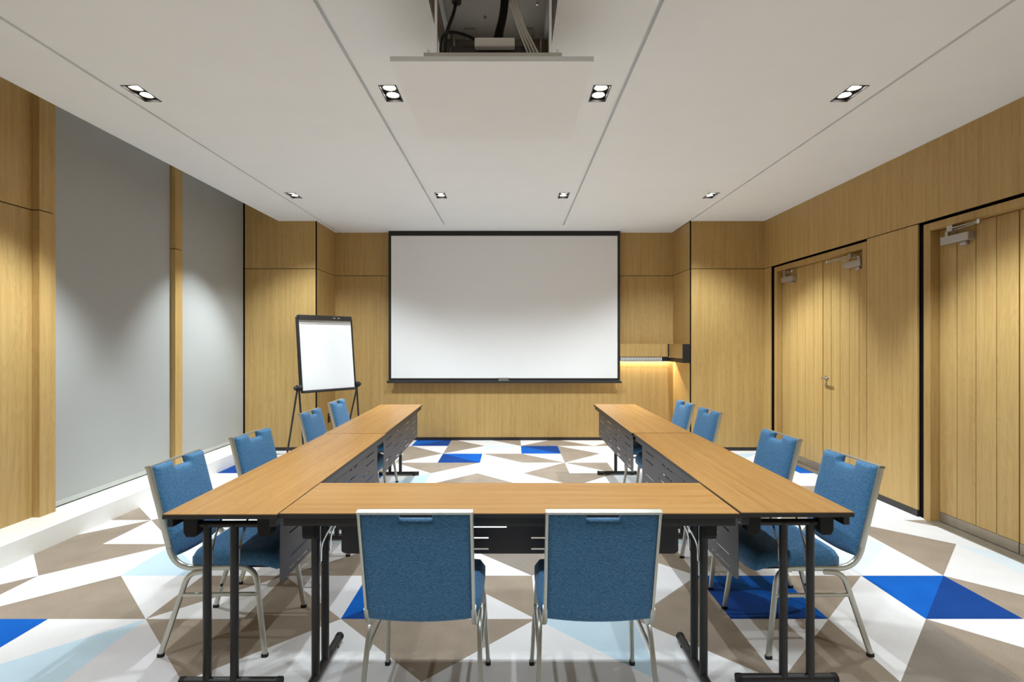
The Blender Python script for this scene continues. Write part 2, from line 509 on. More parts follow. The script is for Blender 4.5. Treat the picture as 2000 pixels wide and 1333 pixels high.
pl = struct('wall_pier_left', 'oak clad corner pier between the blinds and the screen wall', 'wall')
box('backing', M['gap'], pl, -3.6, XC_L - T, Y_COL + T, Y_BACK + 0.05, 0, HREC)
box('panel', M['oak'], pl, -3.470, XC_L - T, Y_COL, Y_COL + T, 0.045, ZG - G)
box('panel', M['oak'], pl, -3.470, XC_L - T, Y_COL, Y_COL + T, ZG + G, HREC)
box('corner_trim', M['gap'], pl, XC_L - T, XC_L - 0.001, Y_COL + 0.003, Y_COL + 0.018, 0.0, H + 0.03)
box('panel', M['oak'], pl, XC_L - T, XC_L, Y_COL + 0.018, Y_BACK, 0.045, ZG - G)
box('panel', M['oak'], pl, XC_L - T, XC_L, Y_COL + 0.018, Y_BACK, ZG + G, H + 0.03)
m = MB(); m.box(-3.45, XC_L, Y_COL - 0.002, Y_COL + T, 0, 0.044); m.box(XC_L - T, XC_L + 0.002, Y_COL + T, Y_BACK, 0, 0.044)
o = m.build('baseboard_pier_left', M['base'])
tag(o, 'black skirting around the left oak pier', 'skirting')['kind'] = 'structure'

pr = struct('wall_pier_right', 'oak clad corner pier beside the double door', 'wall')
box('backing', M['gap'], pr, XC_R + T, X_R + 0.2, Y_COL + T, Y_BACK + 0.05, 0, H + 0.1)
box('panel', M['oak'], pr, XC_R + T, X_R, Y_COL, Y_COL + T, 0.045, ZG - G)
box('panel', M['oak'], pr, XC_R + T, X_R, Y_COL, Y_COL + T, ZG + G, H + 0.03)
box('corner_trim', M['gap'], pr, XC_R + 0.001, XC_R + T, Y_COL + 0.003, Y_COL + 0.018, 0.0, H + 0.03)
box('panel', M['oak'], pr, XC_R, XC_R + T, Y_COL + 0.018, Y_BACK, 0.045, ZG - G)
box('panel', M['oak'], pr, XC_R, XC_R + T, Y_COL + 0.018, Y_BACK, ZG + G, H + 0.03)
m = MB(); m.box(XC_R, X_R, Y_COL - 0.002, Y_COL + T, 0, 0.044); m.box(XC_R - 0.002, XC_R + T, Y_COL + T, Y_BACK, 0, 0.044)
o = m.build('baseboard_pier_right', M['base'])
tag(o, 'black skirting around the right oak pier', 'skirting')['kind'] = 'structure'

# right wall -------------------------------------------------------
D1 = (4.865, 6.573)        # double door frame, y range (near, far)
D2 = (2.75, 4.19)          # nearer door frame
wr = struct('wall_right', 'oak panelled wall holding two plank doors', 'wall')
box('backing', M['gap'], wr, X_R + 0.10, X_R + 0.16, Y_REAR, Y_COL + 0.1, 0, H + 0.1)
seams = [Y_REAR, -0.9, 1.35, 4.16, Y_COL]
for a, b in zip(seams[:-1], seams[1:]):
    box('panel', M['oak'], wr, X_R, X_R + T, a + 0.001, b - 0.001, ZG + G, H + 0.03)
box('panel', M['oak'], wr, X_R, X_R + T, 6.665, Y_COL, 0.05, ZG - G)
box('reveal', M['gap'], wr, X_R + T, X_R + 0.09, 6.667, Y_COL, 0.0, ZG - G)             # strip beside the pier
box('panel', M['oak'], wr, X_R, X_R + T, 4.248, 4.855, 0.055, ZG - G)
box('reveal', M['gap'], wr, X_R + T, X_R + 0.09, 4.250, 4.853, 0.0, ZG - G)            # between the doors
box('panel', M['oak'], wr, X_R, X_R + T, 1.35, 2.70, 0.055, ZG - G)
box('panel', M['oak'], wr, X_R, X_R + T, -0.9 + 0.002, 1.35 - 0.002, 0.055, ZG - G)
box('panel', M['oak'], wr, X_R, X_R + T, Y_REAR, -0.9 - 0.002, 0.055, ZG - G)
m = MB()
for a, b in ((6.665, Y_COL), (4.248, 4.855), (Y_REAR, 2.70)):
    m.box(X_R - 0.002, X_R + 0.05, a, b, 0, 0.054)
o = m.build('baseboard_right', M['base'])
tag(o, 'black skirting along the door wall', 'skirting')['kind'] = 'structure'

X_LEAF = X_R + 0.072
def closer(parent, y_pivot, y_body0, y_body1, y_elbow, z):
    """surface door closer: body on the leaf, two link arms to the frame"""
    x = X_LEAF
    y0, y1 = sorted((y_body0, y_body1))
    b = MB().box(x - 0.055, x, y0, y1, z - 0.03, z + 0.03)
    b.box(x - 0.03, x, (y0 * 0.7 + y1 * 0.3) - 0.03, (y0 * 0.7 + y1 * 0.3) + 0.03, z - 0.06, z - 0.03)
    b.build('closer_body', M['closer'], parent, bevel=0.006)
    a = MB()
    a.disc((x - 0.035, y_pivot, z + 0.03), 0.016, (0, 0, 1), 0.035, 14)
    a.build('closer_pivot', M['steel'], parent, smooth=True)
    sec = rrect(0.02, 0.007, 0.003, 2)
    MB().sweep([(x - 0.035, y_pivot, z + 0.06), (x - 0.10, y_elbow, z + 0.062)], [(p, q) for q, p in sec], ref=(0, 0, 1)).build('closer_arm', M['steel'], parent)
    MB().sweep([(x - 0.10, y_elbow, z + 0.07), (x - 0.075, y_pivot + (y_elbow - y_pivot) * 0.25, z + 0.075)], [(p, q) for q, p in sec], ref=(0, 0, 1)).build('closer_arm', M['steel'], parent)
    k = MB().disc((x - 0.10, y_elbow, z + 0.052), 0.013, (0, 0, 1), 0.03, 12)
    k.build('closer_joint', M['chrome'], parent, smooth=True)
    MB().box(x - 0.075, x - 0.06, y_pivot - 0.02 + (y_elbow - y_pivot) * 0.2, y_pivot + 0.03 + (y_elbow - y_pivot) * 0.2, z + 0.055, z + 0.10).build('closer_bracket', M['steel'], parent)

def leaf(parent, y0, y1, n, ztop):
    """plank-faced leaf: slab with separate planks proud of the joints and a steel kick plate"""
    lf = box('door_leaf', M['oak_edge'], parent, X_LEAF + 0.010, X_LEAF + 0.05, y0 + 0.003, y1 - 0.003, 0.012, ztop)
    w = (y1 - y0 - 0.006) / n
    for i in range(n):
        a = y0 + 0.003 + i * w
        box('plank', M['oak'], lf, X_LEAF, X_LEAF + 0.010, a + 0.0026, a + w - 0.0026, 0.085, ztop, bevel=0.001)
    box('kick_plate', M['kick'], lf, X_LEAF - 0.002, X_LEAF + 0.006, y0 + 0.004, y1 - 0.004, 0.012, 0.083)
    return lf

def door(name, label, y0, y1, frame_w, ztop):
    d = struct(name, label, 'door')
    ft = 0.006
    zt = ZG - 0.022
    # frame: two jambs and a head
    box('door_jamb', M['oak_edge'], d, X_R + 0.002, X_LEAF + 0.05, y0, y0 + frame_w, 0, zt, bevel=0.002)
    box('door_jamb', M['oak_edge'], d, X_R + 0.002, X_LEAF + 0.05, y1 - frame_w, y1, 0, zt, bevel=0.002)
    box('reveal', M['gap'], d, X_R + 0.018, X_LEAF + 0.05, y1, y1 + 0.05, 0, zt)
    box('door_head', M['oak_edge'], d, X_R + 0.002, X_LEAF + 0.05, y0 + frame_w, y1 - frame_w, ztop + 0.004, zt, bevel=0.002)
    box('threshold', M['kick'], d, X_R - 0.03, X_LEAF + 0.02, y0 + frame_w, y1 - frame_w, 0, 0.008, bevel=0.002)
    return d

ZTOP = 2.283
d1 = door('door_1', 'oak plank double door with two closers beside the right pier', D1[0], D1[1], 0.058, ZTOP)
ym = 5.665
lf_far = leaf(d1, ym, D1[1] - 0.058, 5, ZTOP)
lf_near = leaf(d1, D1[0] + 0.058, ym, 5, ZTOP)
closer(lf_far, 6.38, 6.45, 6.18, 6.10, 2.17)
closer(lf_near, 5.02, 4.98, 5.24, 5.42, 2.17)
h = MB()
h.disc((X_LEAF - 0.008, 5.60, 1.03), 0.026, (1, 0, 0), 0.010, 20)
h.disc((X_LEAF - 0.008, 5.60, 0.95), 0.022, (1, 0, 0), 0.010, 20)
h.build('handle_rose', M['steel'], lf_near, smooth=True)
hp, _ = fillet([(X_LEAF, 5.60, 1.03), (X_LEAF - 0.058, 5.60, 1.03), (X_LEAF - 0.058, 5.475, 1.028)], [0.02], 5)
MB().tube(hp, 0.010, 10, ref=(0, 0, 1)).build('door_handle', M['steel'], lf_near, smooth=True)

d2 = door('door_2', 'oak plank door with one closer near the room front', D2[0], D2[1], 0.068, ZTOP)
lf2 = leaf(d2, 3.47, D2[1] - 0.068, 4, ZTOP)
lf3 = leaf(d2, D2[0] + 0.068, 3.47, 4, ZTOP)
closer(lf2, 4.00, 4.05, 3.80, 3.66, 2.185)

# left wall --------------------------------------------------------
wl = struct('wall_left', 'oak panelled wall with slim pilasters beside the window blinds', 'wall')
box('backing', M['gap'], wl, -3.72, -3.60, Y_REAR, Y_COL + 0.1, 0, HREC)
ZL0 = LEDGE_Z
for a, b in ((Y_REAR, -1.1), (-1.1, 1.35), (1.35, 3.80)):
    box('panel', M['oak'], wl, -3.60, X_L, a + 0.001, b - 0.001, ZL0, ZG - G)
    box('panel', M['oak'], wl, -3.60, X_L, a + 0.001, b - 0.001, ZG + G, HREC)
for a, b, xf in ((3.80, 3.935, -3.415), (5.372, 5.49, -3.44)):
    box('pilaster', M['oak'], wl, -3.60, xf, a, b, ZL0, ZG - G)
    box('pilaster', M['oak'], wl, -3.60, xf, a, b, ZG + G, HREC)
ld = MB().prism([(-3.60, 0), (LEDGE_X, 0), (LEDGE_X, LEDGE_Z - 0.006), (LEDGE_X - 0.006, LEDGE_Z), (-3.60, LEDGE_Z)], 'Y', Y_REAR, Y_COL - 0.002).build('trim_1', M['ledge'])
tag(ld, 'low white ledge running under the blinds', 'ledge')['kind'] = 'structure'
wf = struct('wall_front', 'oak panelled wall facing the projection screen', 'wall')
box('backing', M['gap'], wf, -3.7, 3.45, Y_REAR - 0.1, Y_REAR - T, 0, HREC)
for a, b in ((-3.6, -1.2), (-1.2, 1.2), (1.2, 3.4)):
    box('panel', M['oak'], wf, a + 0.002, b - 0.002, Y_REAR - T, Y_REAR, 0.045, ZG - G)
    box('panel', M['oak'], wf, a + 0.002, b - 0.002, Y_REAR - T, Y_REAR, ZG + G, HREC)

# ------------------------------------------------------------------ roller blinds
def blind(y0, y1, label):
    t = thing('roller_blind', label, 'blind', (X_BLIND, (y0 + y1) / 2, LEDGE_Z + 0.004), 0, 'roller blinds over the windows')
    hl = (y1 - y0) / 2
    n = 24
    f = MB()
    zs = [0.045 + (HREC - LEDGE_Z - 0.06) * i / n for i in range(n + 1)]
    for i, z in enumerate(zs):
        f.v += [(-0.001, -hl, z), (-0.001, hl, z), (0.0, hl, z), (0.0, -hl, z)]
    for i in range(n):
        for j in range(4):
            k = (j + 1) % 4
            f.face((4 * i + j, 4 * i + k, 4 * i + 4 + k, 4 * i + 4 + j))
    f.face((0, 1, 2, 3)); f.face((4 * n, 4 * n + 1, 4 * n + 2, 4 * n + 3))
    f.build('blind_fabric', M['blind'], t)
    box('bottom_bar', M['blindbar'], t, -0.012, 0.008, -hl, hl, 0.006, 0.045, bevel=0.003)
    MB().tube([(-0.02, -hl, HREC - LEDGE_Z - 0.03), (-0.02, hl, HREC - LEDGE_Z - 0.03)], 0.02, 14, ref=(0, 0, 1)).build('roller', M['blindbar'], t, smooth=True)
    return t
blind(3.94, 5.367, 'wide grey roller blind between the two oak pilasters')
blind(5.495, Y_COL - 0.006, 'narrower grey roller blind beside the oak corner pier')

# ------------------------------------------------------------------ recessed downlights
def make_light():
    t = thing('recessed_downlight', 'x', 'downlight', (0, 0, H), 0, 'twin recessed downlights in the ceiling')
    w, l = LW, LL
    fr = MB()
    fw = 0.006
    for (a, b, c, d) in ((-w, -w + fw, -l, l), (w - fw, w, -l, l), (-w + fw, w - fw, -l, -l + fw), (-w + fw, w - fw, l - fw, l)):
        fr.box(a, b, c, d, -0.003, 0.03)
    fr.build('trim_frame', M['housing'], t)
    hs = MB()
    zi = 0.045
    s = len(hs.v)
    hs.v += [(-w + fw, -l + fw, 0.0), (w - fw, -l + fw, 0.0), (w - fw, l - fw, 0.0), (-w + fw, l - fw, 0.0),
             (-w + 0.012, -l + 0.012, zi), (w - 0.012, -l + 0.012, zi), (w - 0.012, l - 0.012, zi), (-w + 0.012, l - 0.012, zi)]
    for q in ((0, 1, 5, 4), (1, 2, 6, 5), (2, 3, 7, 6), (3, 0, 4, 7), (4, 5, 6, 7)):
        hs.face([s + i for i in q])
    hs.build('housing', M['housing'], t)
    for sy in (-1, 1):
        yc = sy * 0.049
        ring = MB()
        n = 24
        for i in range(n):
            a = 2 * math.pi * i / n
            ring.v += [(0.041 * math.cos(a), yc + 0.041 * math.sin(a), 0.012), (0.033 * math.cos(a), yc + 0.033 * math.sin(a), 0.03), (0.041 * math.cos(a), yc + 0.041 * math.sin(a), 0.044)]
        for i in range(n):
            j = (i + 1) % n
            for q in (0, 1):
                ring.face((3 * i + q, 3 * j + q, 3 * j + q + 1, 3 * i + q + 1))
        lamp = ring.build('lamp', M['reflector'], t, smooth=True)
        MB().disc((0, yc, 0.024), 0.033, (0, 0, 1), 0.01, 24).build('lamp_glass', M['lampglow'], lamp)
    return t
def beam(name, spec):
    d = bpy.data.lights.new(name, 'SPOT')
    d.energy = spec[0]; d.color = LAMP_COLOR
    d.spot_size = math.radians(spec[1]); d.spot_blend = spec[2]
    d.shadow_soft_size = 0.025
    return d
beams = {}
for k, v in (('wall', BEAM_WALL), ('wall_down', BEAM_WALL_DOWN), ('mid', BEAM_MID), ('screen', BEAM_SCREEN), ('pier', BEAM_PIER)):
    beams[k] = beam('downlight_beam_' + k, v)
    beams[k + '_dim'] = beam('downlight_beam_dim_' + k, (v[0] * ROW_DIM[0],) + v[1:])
fittings = []
rows_txt = ('in the row above the front chairs', 'in the projector panel row', 'in the row close to the screen')
light_proto = make_light()
first = True
for j, ly in enumerate(LIGHT_Y):
    for i, lx in enumerate(LIGHT_X):
        label = 'twin ceiling downlight %s %s' % (
            ('nearest the blinds', 'left of the room centre', 'right of the room centre', 'nearest the doors')[i], rows_txt[j])
        if first:
            t = light_proto; t.location = (lx, ly, H); t['label'] = label; first = False
        else:
            t = copy_tree(light_proto, (lx, ly, H), 0, label)
        fittings.append((t, i, j))
for t, i, j in fittings:
    for sy in (-1, 1):
        kind = ('wall' if sy > 0 else 'pier' if j == 2 else 'wall_down') if i in (0, 3) else 'screen' if j == 2 else 'mid'
        rx = math.radians(BEAM_SCREEN[3]) if kind == 'screen' else math.radians(BEAM_PIER[3]) if kind == 'pier' else 0.0
        ry = math.radians(BEAM_WALL[3]) * (1 if i == 0 else -1) if kind == 'wall' else 0.0
        s = bpy.data.objects.new('downlight_beam', beams[kind if ROW_DIM[j] == 1.0 else kind + '_dim'])
        s.location = (0, sy * 0.049, -0.008)
        s.rotation_euler = (rx, ry, 0)
        col.objects.link(s); s.parent = t

# ------------------------------------------------------------------ projection screen
SX0, SX1, SY, SZ0 = -1.745, 1.528, 7.435, 0.838
ps = thing('projection_screen', 'large white pull-down projection screen with black border on the back wall', 'screen', ((SX0 + SX1) / 2, SY, SZ0))
hw = (SX1 - SX0) / 2
sz = H - SZ0
bd = 0.037
m = MB()
for (a, b, c, d) in ((-hw, -hw + bd, 0.0, sz), (hw - bd, hw, 0.0, sz), (-hw + bd, hw - bd, sz - 0.070, sz), (-hw + bd, hw - bd, 0.0, 0.064)):
    m.box(a, b, -0.0015, 0.0015, c, d)
m.build('border', M['black'], ps)
box('screen_fabric', M['screen'], ps, -hw + bd, hw - bd, -0.001, 0.001, 0.064, sz - 0.070)
MB().sweep([(-hw - 0.015, -0.004, 0.012), (hw + 0.02, -0.004, 0.012)], rrect(0.034, 0.03, 0.008), ref=(0, 0, 1)).build('bottom_bar', M['base'], ps, smooth=True)
for sx in (-hw - 0.017, hw + 0.02):
    box('bar_end_cap', M['steel'] if sx > 0 else M['black'], ps, sx - 0.004, sx + 0.004, -0.02, 0.012, -0.004, 0.03, bevel=0.003)
bx = 0.0 - (SX0 + SX1) / 2 - 0.12
badge = MB().prism([(bx - 0.078, 0.029), (bx - 0.058, 0.050), (bx - 0.074, 0.070), (bx + 0.080, 0.070), (bx + 0.062, 0.050), (bx + 0.084, 0.029)], 'Y', -0.006, -0.002)
badge.build('silver_badge', M['steel'], ps)
for i in range(5):
    box('badge_mark', M['panelgrey'], ps, bx - 0.045 + i * 0.023, bx - 0.030 + i * 0.023, -0.0072, -0.0058, 0.042, 0.058)

# ------------------------------------------------------------------ corner shelf box with grille and LED strip
sb = thing('shelf_box', 'shallow oak corner box with dark grille and warm strip light right of the screen', 'shelf', (0, 0, 0))
YF = 7.45
XS = 2.222
zt, zb, zl = 1.387, 1.205, 1.14
box('fascia', M['oak'], sb, 1.42, 2.205, YF, YF + 0.018, zb, zt)
box('fascia', M['oak'], sb, XS, XS + 0.016, 6.845, YF - 0.008, zb - 0.005, zt)
m = MB(); m.box(1.42, XC_R, YF + 0.018, Y_BACK, zt - 0.016, zt - 0.002); m.box(XS + 0.016, XC_R, 6.845, YF + 0.018, zt - 0.016, zt - 0.002)
m.build('top_board', M['oak'], sb)
m = MB()
m.box(1.42, XS, YF + 0.004, YF + 0.016, zb - 0.012, zb - 0.001)
m.box(1.42, XS, YF + 0.004, YF + 0.012, zl, zl + 0.012)
m.box(XS - 0.012, XS + 0.004, YF - 0.008, YF + 0.012, zl, zt)
m.box(XS + 0.002, XS + 0.05, 6.836, YF, zl, zl + 0.022)
m.box(XS + 0.002, XS + 0.012, 6.845, YF, zl + 0.022, zb - 0.008)
m.build('black_carcass', M['black'], sb)
box('end_cap', M['black'], sb, XS - 0.002, XC_R - 0.002, 6.835, 6.846, zl, zt)
g = MB()
x = 1.43
while x < XS - 0.09:
    g.box(x, x + 0.009, YF + 0.003, YF + 0.013, zl + 0.008, zb - 0.008); x += 0.0185
box('grille_backing', M['black'], sb, 1.42, XS, YF + 0.014, YF + 0.018, zl, zb)
gr = g.build('grille_teeth', M['white'], sb); gr['kind'] = 'stuff'
box('side_underside', M['black'], sb, XS + 0.004, XC_R, 6.845, YF + 0.02, zl, zl + 0.006)
led_y = Y_BACK - 0.02
box('led_strip', M['led'], sb, 1.45, 2.28, led_y - 0.008, led_y + 0.008, 1.196, 1.20)
la = bpy.data.lights.new('led_glow', 'AREA')
la.shape = 'RECTANGLE'; la.size = 0.80; la.size_y = 0.012; la.energy = LED_POWER; la.color = (1.0, 0.90, 0.70)
lo = bpy.data.objects.new('led_glow', la); lo.location = (1.87, led_y, 1.193); col.objects.link(lo); lo.parent = sb

# ------------------------------------------------------------------ wall socket on the left pier
ws = thing('wall_socket', 'small black wall socket on the left oak pier behind the chairs', 'socket', (XC_L, 7.29, 0.36))
box('socket_plate', M['black'], ws, 0, 0.008, -0.042, 0.042, -0.062, 0.062, bevel=0.003)
box('socket_insert', M['base'], ws, 0.008, 0.012, -0.025, 0.025, -0.045, 0.03, bevel=0.002)
MB().disc((0.009, 0.0, 0.035), 0.012, (1, 0, 0), 0.006, 14).build('plug_light', M['closer'], ws, smooth=True)

# ------------------------------------------------------------------ banquet chair
LEG_SEC = rrect(0.017, 0.024, 0.006, 2)
def pad(name, parent, mat, nx, ny, fmap, tmap, mask=None):
    """closed cushion over a grid: fmap(s,t)->(centre, normal), tmap(s,t)->(front, back) half thickness"""
    b = MB()
    idx = {}
    keep = lambda i, j: 0 <= i < nx and 0 <= j < ny and (mask is None or mask(i, j))
    def vert(i, j, side):
        key = (i, j, side)
        if key not in idx:
            c, nrm = fmap(i, j)
            t = tmap(i, j)
            p = c + nrm * (t[0] if side else -t[1])
            idx[key] = len(b.v); b.v.append(tuple(p))
        return idx[key]
    for i in range(nx):
        for j in range(ny):
            if not keep(i, j): continue
            for side in (0, 1):
                q = [vert(i, j, side), vert(i + 1, j, side), vert(i + 1, j + 1, side), vert(i, j + 1, side)]
                b.face(q if side else q[::-1])
            for (di, dj, a, c) in ((-1, 0, (i, j), (i, j + 1)), (1, 0, (i + 1, j), (i + 1, j + 1)), (0, -1, (i, j), (i + 1, j)), (0, 1, (i, j + 1), (i + 1, j + 1))):
                if not keep(i + di, j + dj):
                    b.face((vert(*a, 0), vert(*c, 0), vert(*c, 1), vert(*a, 1)))
    return b.build(name, mat, parent, smooth=True, auto=False)

def rounded(d, r):
    d = max(0.0, min(d, r))
    return math.sqrt(max(0.0, 1 - (1 - d / r) ** 2))

def make_chair():
    t = thing('banquet_chair', 'x', 'chair', (0, 0, 0), 0, 'blue banquet chairs around the tables')
    XB, XS_, XF = 0.1885, 0.200, 0.220
    top = Vector((0, -0.087, 0.848)); low = Vector((0, 0.031, 0.383))
    for s in (-1, 1):
        pts, spans = fillet([(s * XB, -0.0855, 0.842), (s * XB, 0.031, 0.383), (s * XS_, 0.405, 0.395), (s * XF, 0.457, 0.012)], [0.095, 0.075], 8)
        a, b = spans[0]; c, d = spans[1]
        MB().sweep(pts[:a + 1], rrect(0.011, 0.028, 0.004, 2)).build('back_upright', M['frame'], t, smooth=True)
        MB().sweep(pts[a:c + 1], rrect(0.018, 0.026, 0.006, 2)).build('seat_rail', M['frame'], t, smooth=True)
        lf = MB().sweep(pts[c:], LEG_SEC).build('leg', M['frame'], t, smooth=True)
        MB().sweep([(s * XF, 0.4565, 0.014), (s * XF, 0.457, 0.0)], rrect(0.021, 0.029, 0.006, 2)).build('foot_cap', M['rubber'], lf)
        rp, _ = fillet([(s * XS_, 0.19, 0.374), (s * (XS_ + 0.002), 0.105, 0.370), (s * XF, -0.010, 0.012)], [0.05], 6)
        lr = MB().sweep(rp, LEG_SEC).build('leg', M['frame'], t, smooth=True)
        MB().sweep([(s * XF, -0.0095, 0.014), (s * XF, -0.010, 0.0)], rrect(0.021, 0.029, 0.006, 2)).build('foot_cap', M['rubber'], lr)
        MB().disc((s * (XF - 0.012), 0.028, 0.125), 0.007, (-s, 0, 0), 0.008, 8).build('stacking_bumper', M['rubber'], lr)
        MB().sweep([(s * 0.208, 0.074, 0.272), (s * 0.209, 0.424, 0.276)], rrect(0.012, 0.018, 0.004, 2)).build('stretcher', M['frame'], t, smooth=True)
    for y, z in ((0.15, 0.374), (0.35, 0.380)):
        box('cross_bar', M['frame'], t, -XS_, XS_, y - 0.011, y + 0.011, z - 0.006, z + 0.006)
    # seat cushion
    nx, ny = 16, 18
    def sf(i, j):
        s, q = -1 + 2 * i / nx, -1 + 2 * j / ny
        s = math.copysign(abs(s) ** 0.8, s); q = math.copysign(abs(q) ** 0.8, q)
        x = 0.210 * s * (1 - 0.07 * abs(q) ** 6); y = 0.308 + 0.205 * q * (1 - 0.07 * abs(s) ** 6)
        z = 0.424 - 0.030 * max(0, (y - 0.42) / 0.09) ** 2
        return Vector((x, y, z)), Vector((0, 0, 1))
    def st(i, j):
        s, q = -1 + 2 * i / nx, -1 + 2 * j / ny
        s = math.copysign(abs(s) ** 0.8, s); q = math.copysign(abs(q) ** 0.8, q)
        d = min(0.210 * (1 - abs(s)), 0.205 * (1 - abs(q)))
        return (0.013 + 0.024 * rounded(d, 0.03) + 0.006 * rounded(d, 0.18), 0.020 + 0.008 * rounded(d, 0.02))
    pad('seat', t, M['blue'], nx, ny, sf, st)
    box('seat_base', M['black'], t, -0.19, 0.19, 0.13, 0.46, 0.388, 0.400)
    # back cushion with the hand hole under the top rail
    ax = (top - low).normalized()
    nrm = Vector((0, ax.z, -ax.y))          # forward
    us = [-0.188, -0.185, -0.178, -0.165, -0.145, -0.115, -0.085, -0.068, -0.060, -0.056, -0.040, -0.015, 0.015, 0.040, 0.056, 0.060, 0.068, 0.085, 0.115, 0.145, 0.165, 0.178, 0.185, 0.188]
    V1 = 0.472                               # top along the back line measured from 'low'
    V0 = 0.052
    nv = [V0, V0 + 0.003, V0 + 0.010, V0 + 0.025, V0 + 0.05, V0 + 0.10, 0.20, 0.26, 0.32, 0.37, 0.40, 0.418, 0.430, 0.436, 0.440, 0.450, 0.460, 0.468, V1]
    hole_v = 0.440
    def bmask(i, j):
        return not (us[i] >= -0.0561 and us[i + 1] <= 0.0561 and nv[j] >= hole_v - 1e-4)
    def bd_dist(u, v):
        d = min(0.188 - abs(u), V1 - v, v - V0)
        du = max(abs(u) - 0.056, 0); dv = max(hole_v - v, 0)
        if abs(u) <= 0.0561 and v >= hole_v - 1e-4: return 0.0
        return max(0.0, min(d, math.hypot(du, dv)))
    def bf(i, j):
        u, v = us[i], nv[j]
        vv = v - 0.016 * (1 - (u / 0.188) ** 2) * max(0, 1 - (v - V0) / 0.12)
        return low + ax * vv + Vector((u, 0, 0)) + nrm * 0.006, nrm
    def bt(i, j):
        d = bd_dist(us[i], nv[j])
        return (0.004 + 0.020 * rounded(d, 0.022) + 0.010 * rounded(d, 0.12), 0.004 + 0.012 * rounded(d, 0.012))
    pad('backrest', t, M['blue'], len(us) - 1, len(nv) - 1, bf, bt, bmask)
    p0 = low + ax * (V1 + 0.003) + nrm * (-0.003)
    MB().sweep([p0 + Vector((-0.194, 0, 0)), p0 + Vector((0.194, 0, 0))], [(q, p) for p, q in rrect(0.010, 0.026, 0.004, 3)], ref=tuple(nrm)).build('top_rail', M['frame'], t, smooth=True)
    return t

chair0 = make_chair()
R90 = math.pi / 2
def chair_at(x, y, face, label, first=False):
    """x, y: point midway between the rear feet; face: heading of the seat front in radians (0 = +Y)"""
    if first:
        chair0.location = (x, y, 0); chair0.rotation_euler = (0, 0, face); chair0['label'] = label
        return chair0
    return copy_tree(chair0, (x, y, 0), face, label)
chair_at(-0.324, 1.846, 0, 'blue banquet chair at the cross table, left one of the two seen from behind', True)
chair_at(0.306, 1.846, 0, 'blue banquet chair at the cross table, right one of the two seen from behind')
chair_at(-1.565, 2.578, -R90, 'blue banquet chair pushed under the near end of the left table row')
chair_at(-1.555, 3.285, -R90 - 0.09, 'blue banquet chair second from the near end of the left table row')
chair_at(-1.586, 4.327, -R90 - 0.02, 'blue banquet chair in front of the flipchart, third along the left table row')
chair_at(-1.615, 5.07, -R90, 'blue banquet chair at the far end of the left table row, nearest the screen wall')
chair_at(1.590, 2.580, R90 + 0.04, 'blue banquet chair pushed under the near end of the right table row')
chair_at(1.578, 3.24, R90 + 0.05, 'blue banquet chair second from the near end of the right table row')
chair_at(1.580, 4.395, R90 + 0.05, 'blue banquet chair third along the right table row, before the oak pier')
chair_at(1.565, 4.97, R90 + 0.02, 'blue banquet chair at the far end of the right table row, below the shelf box')

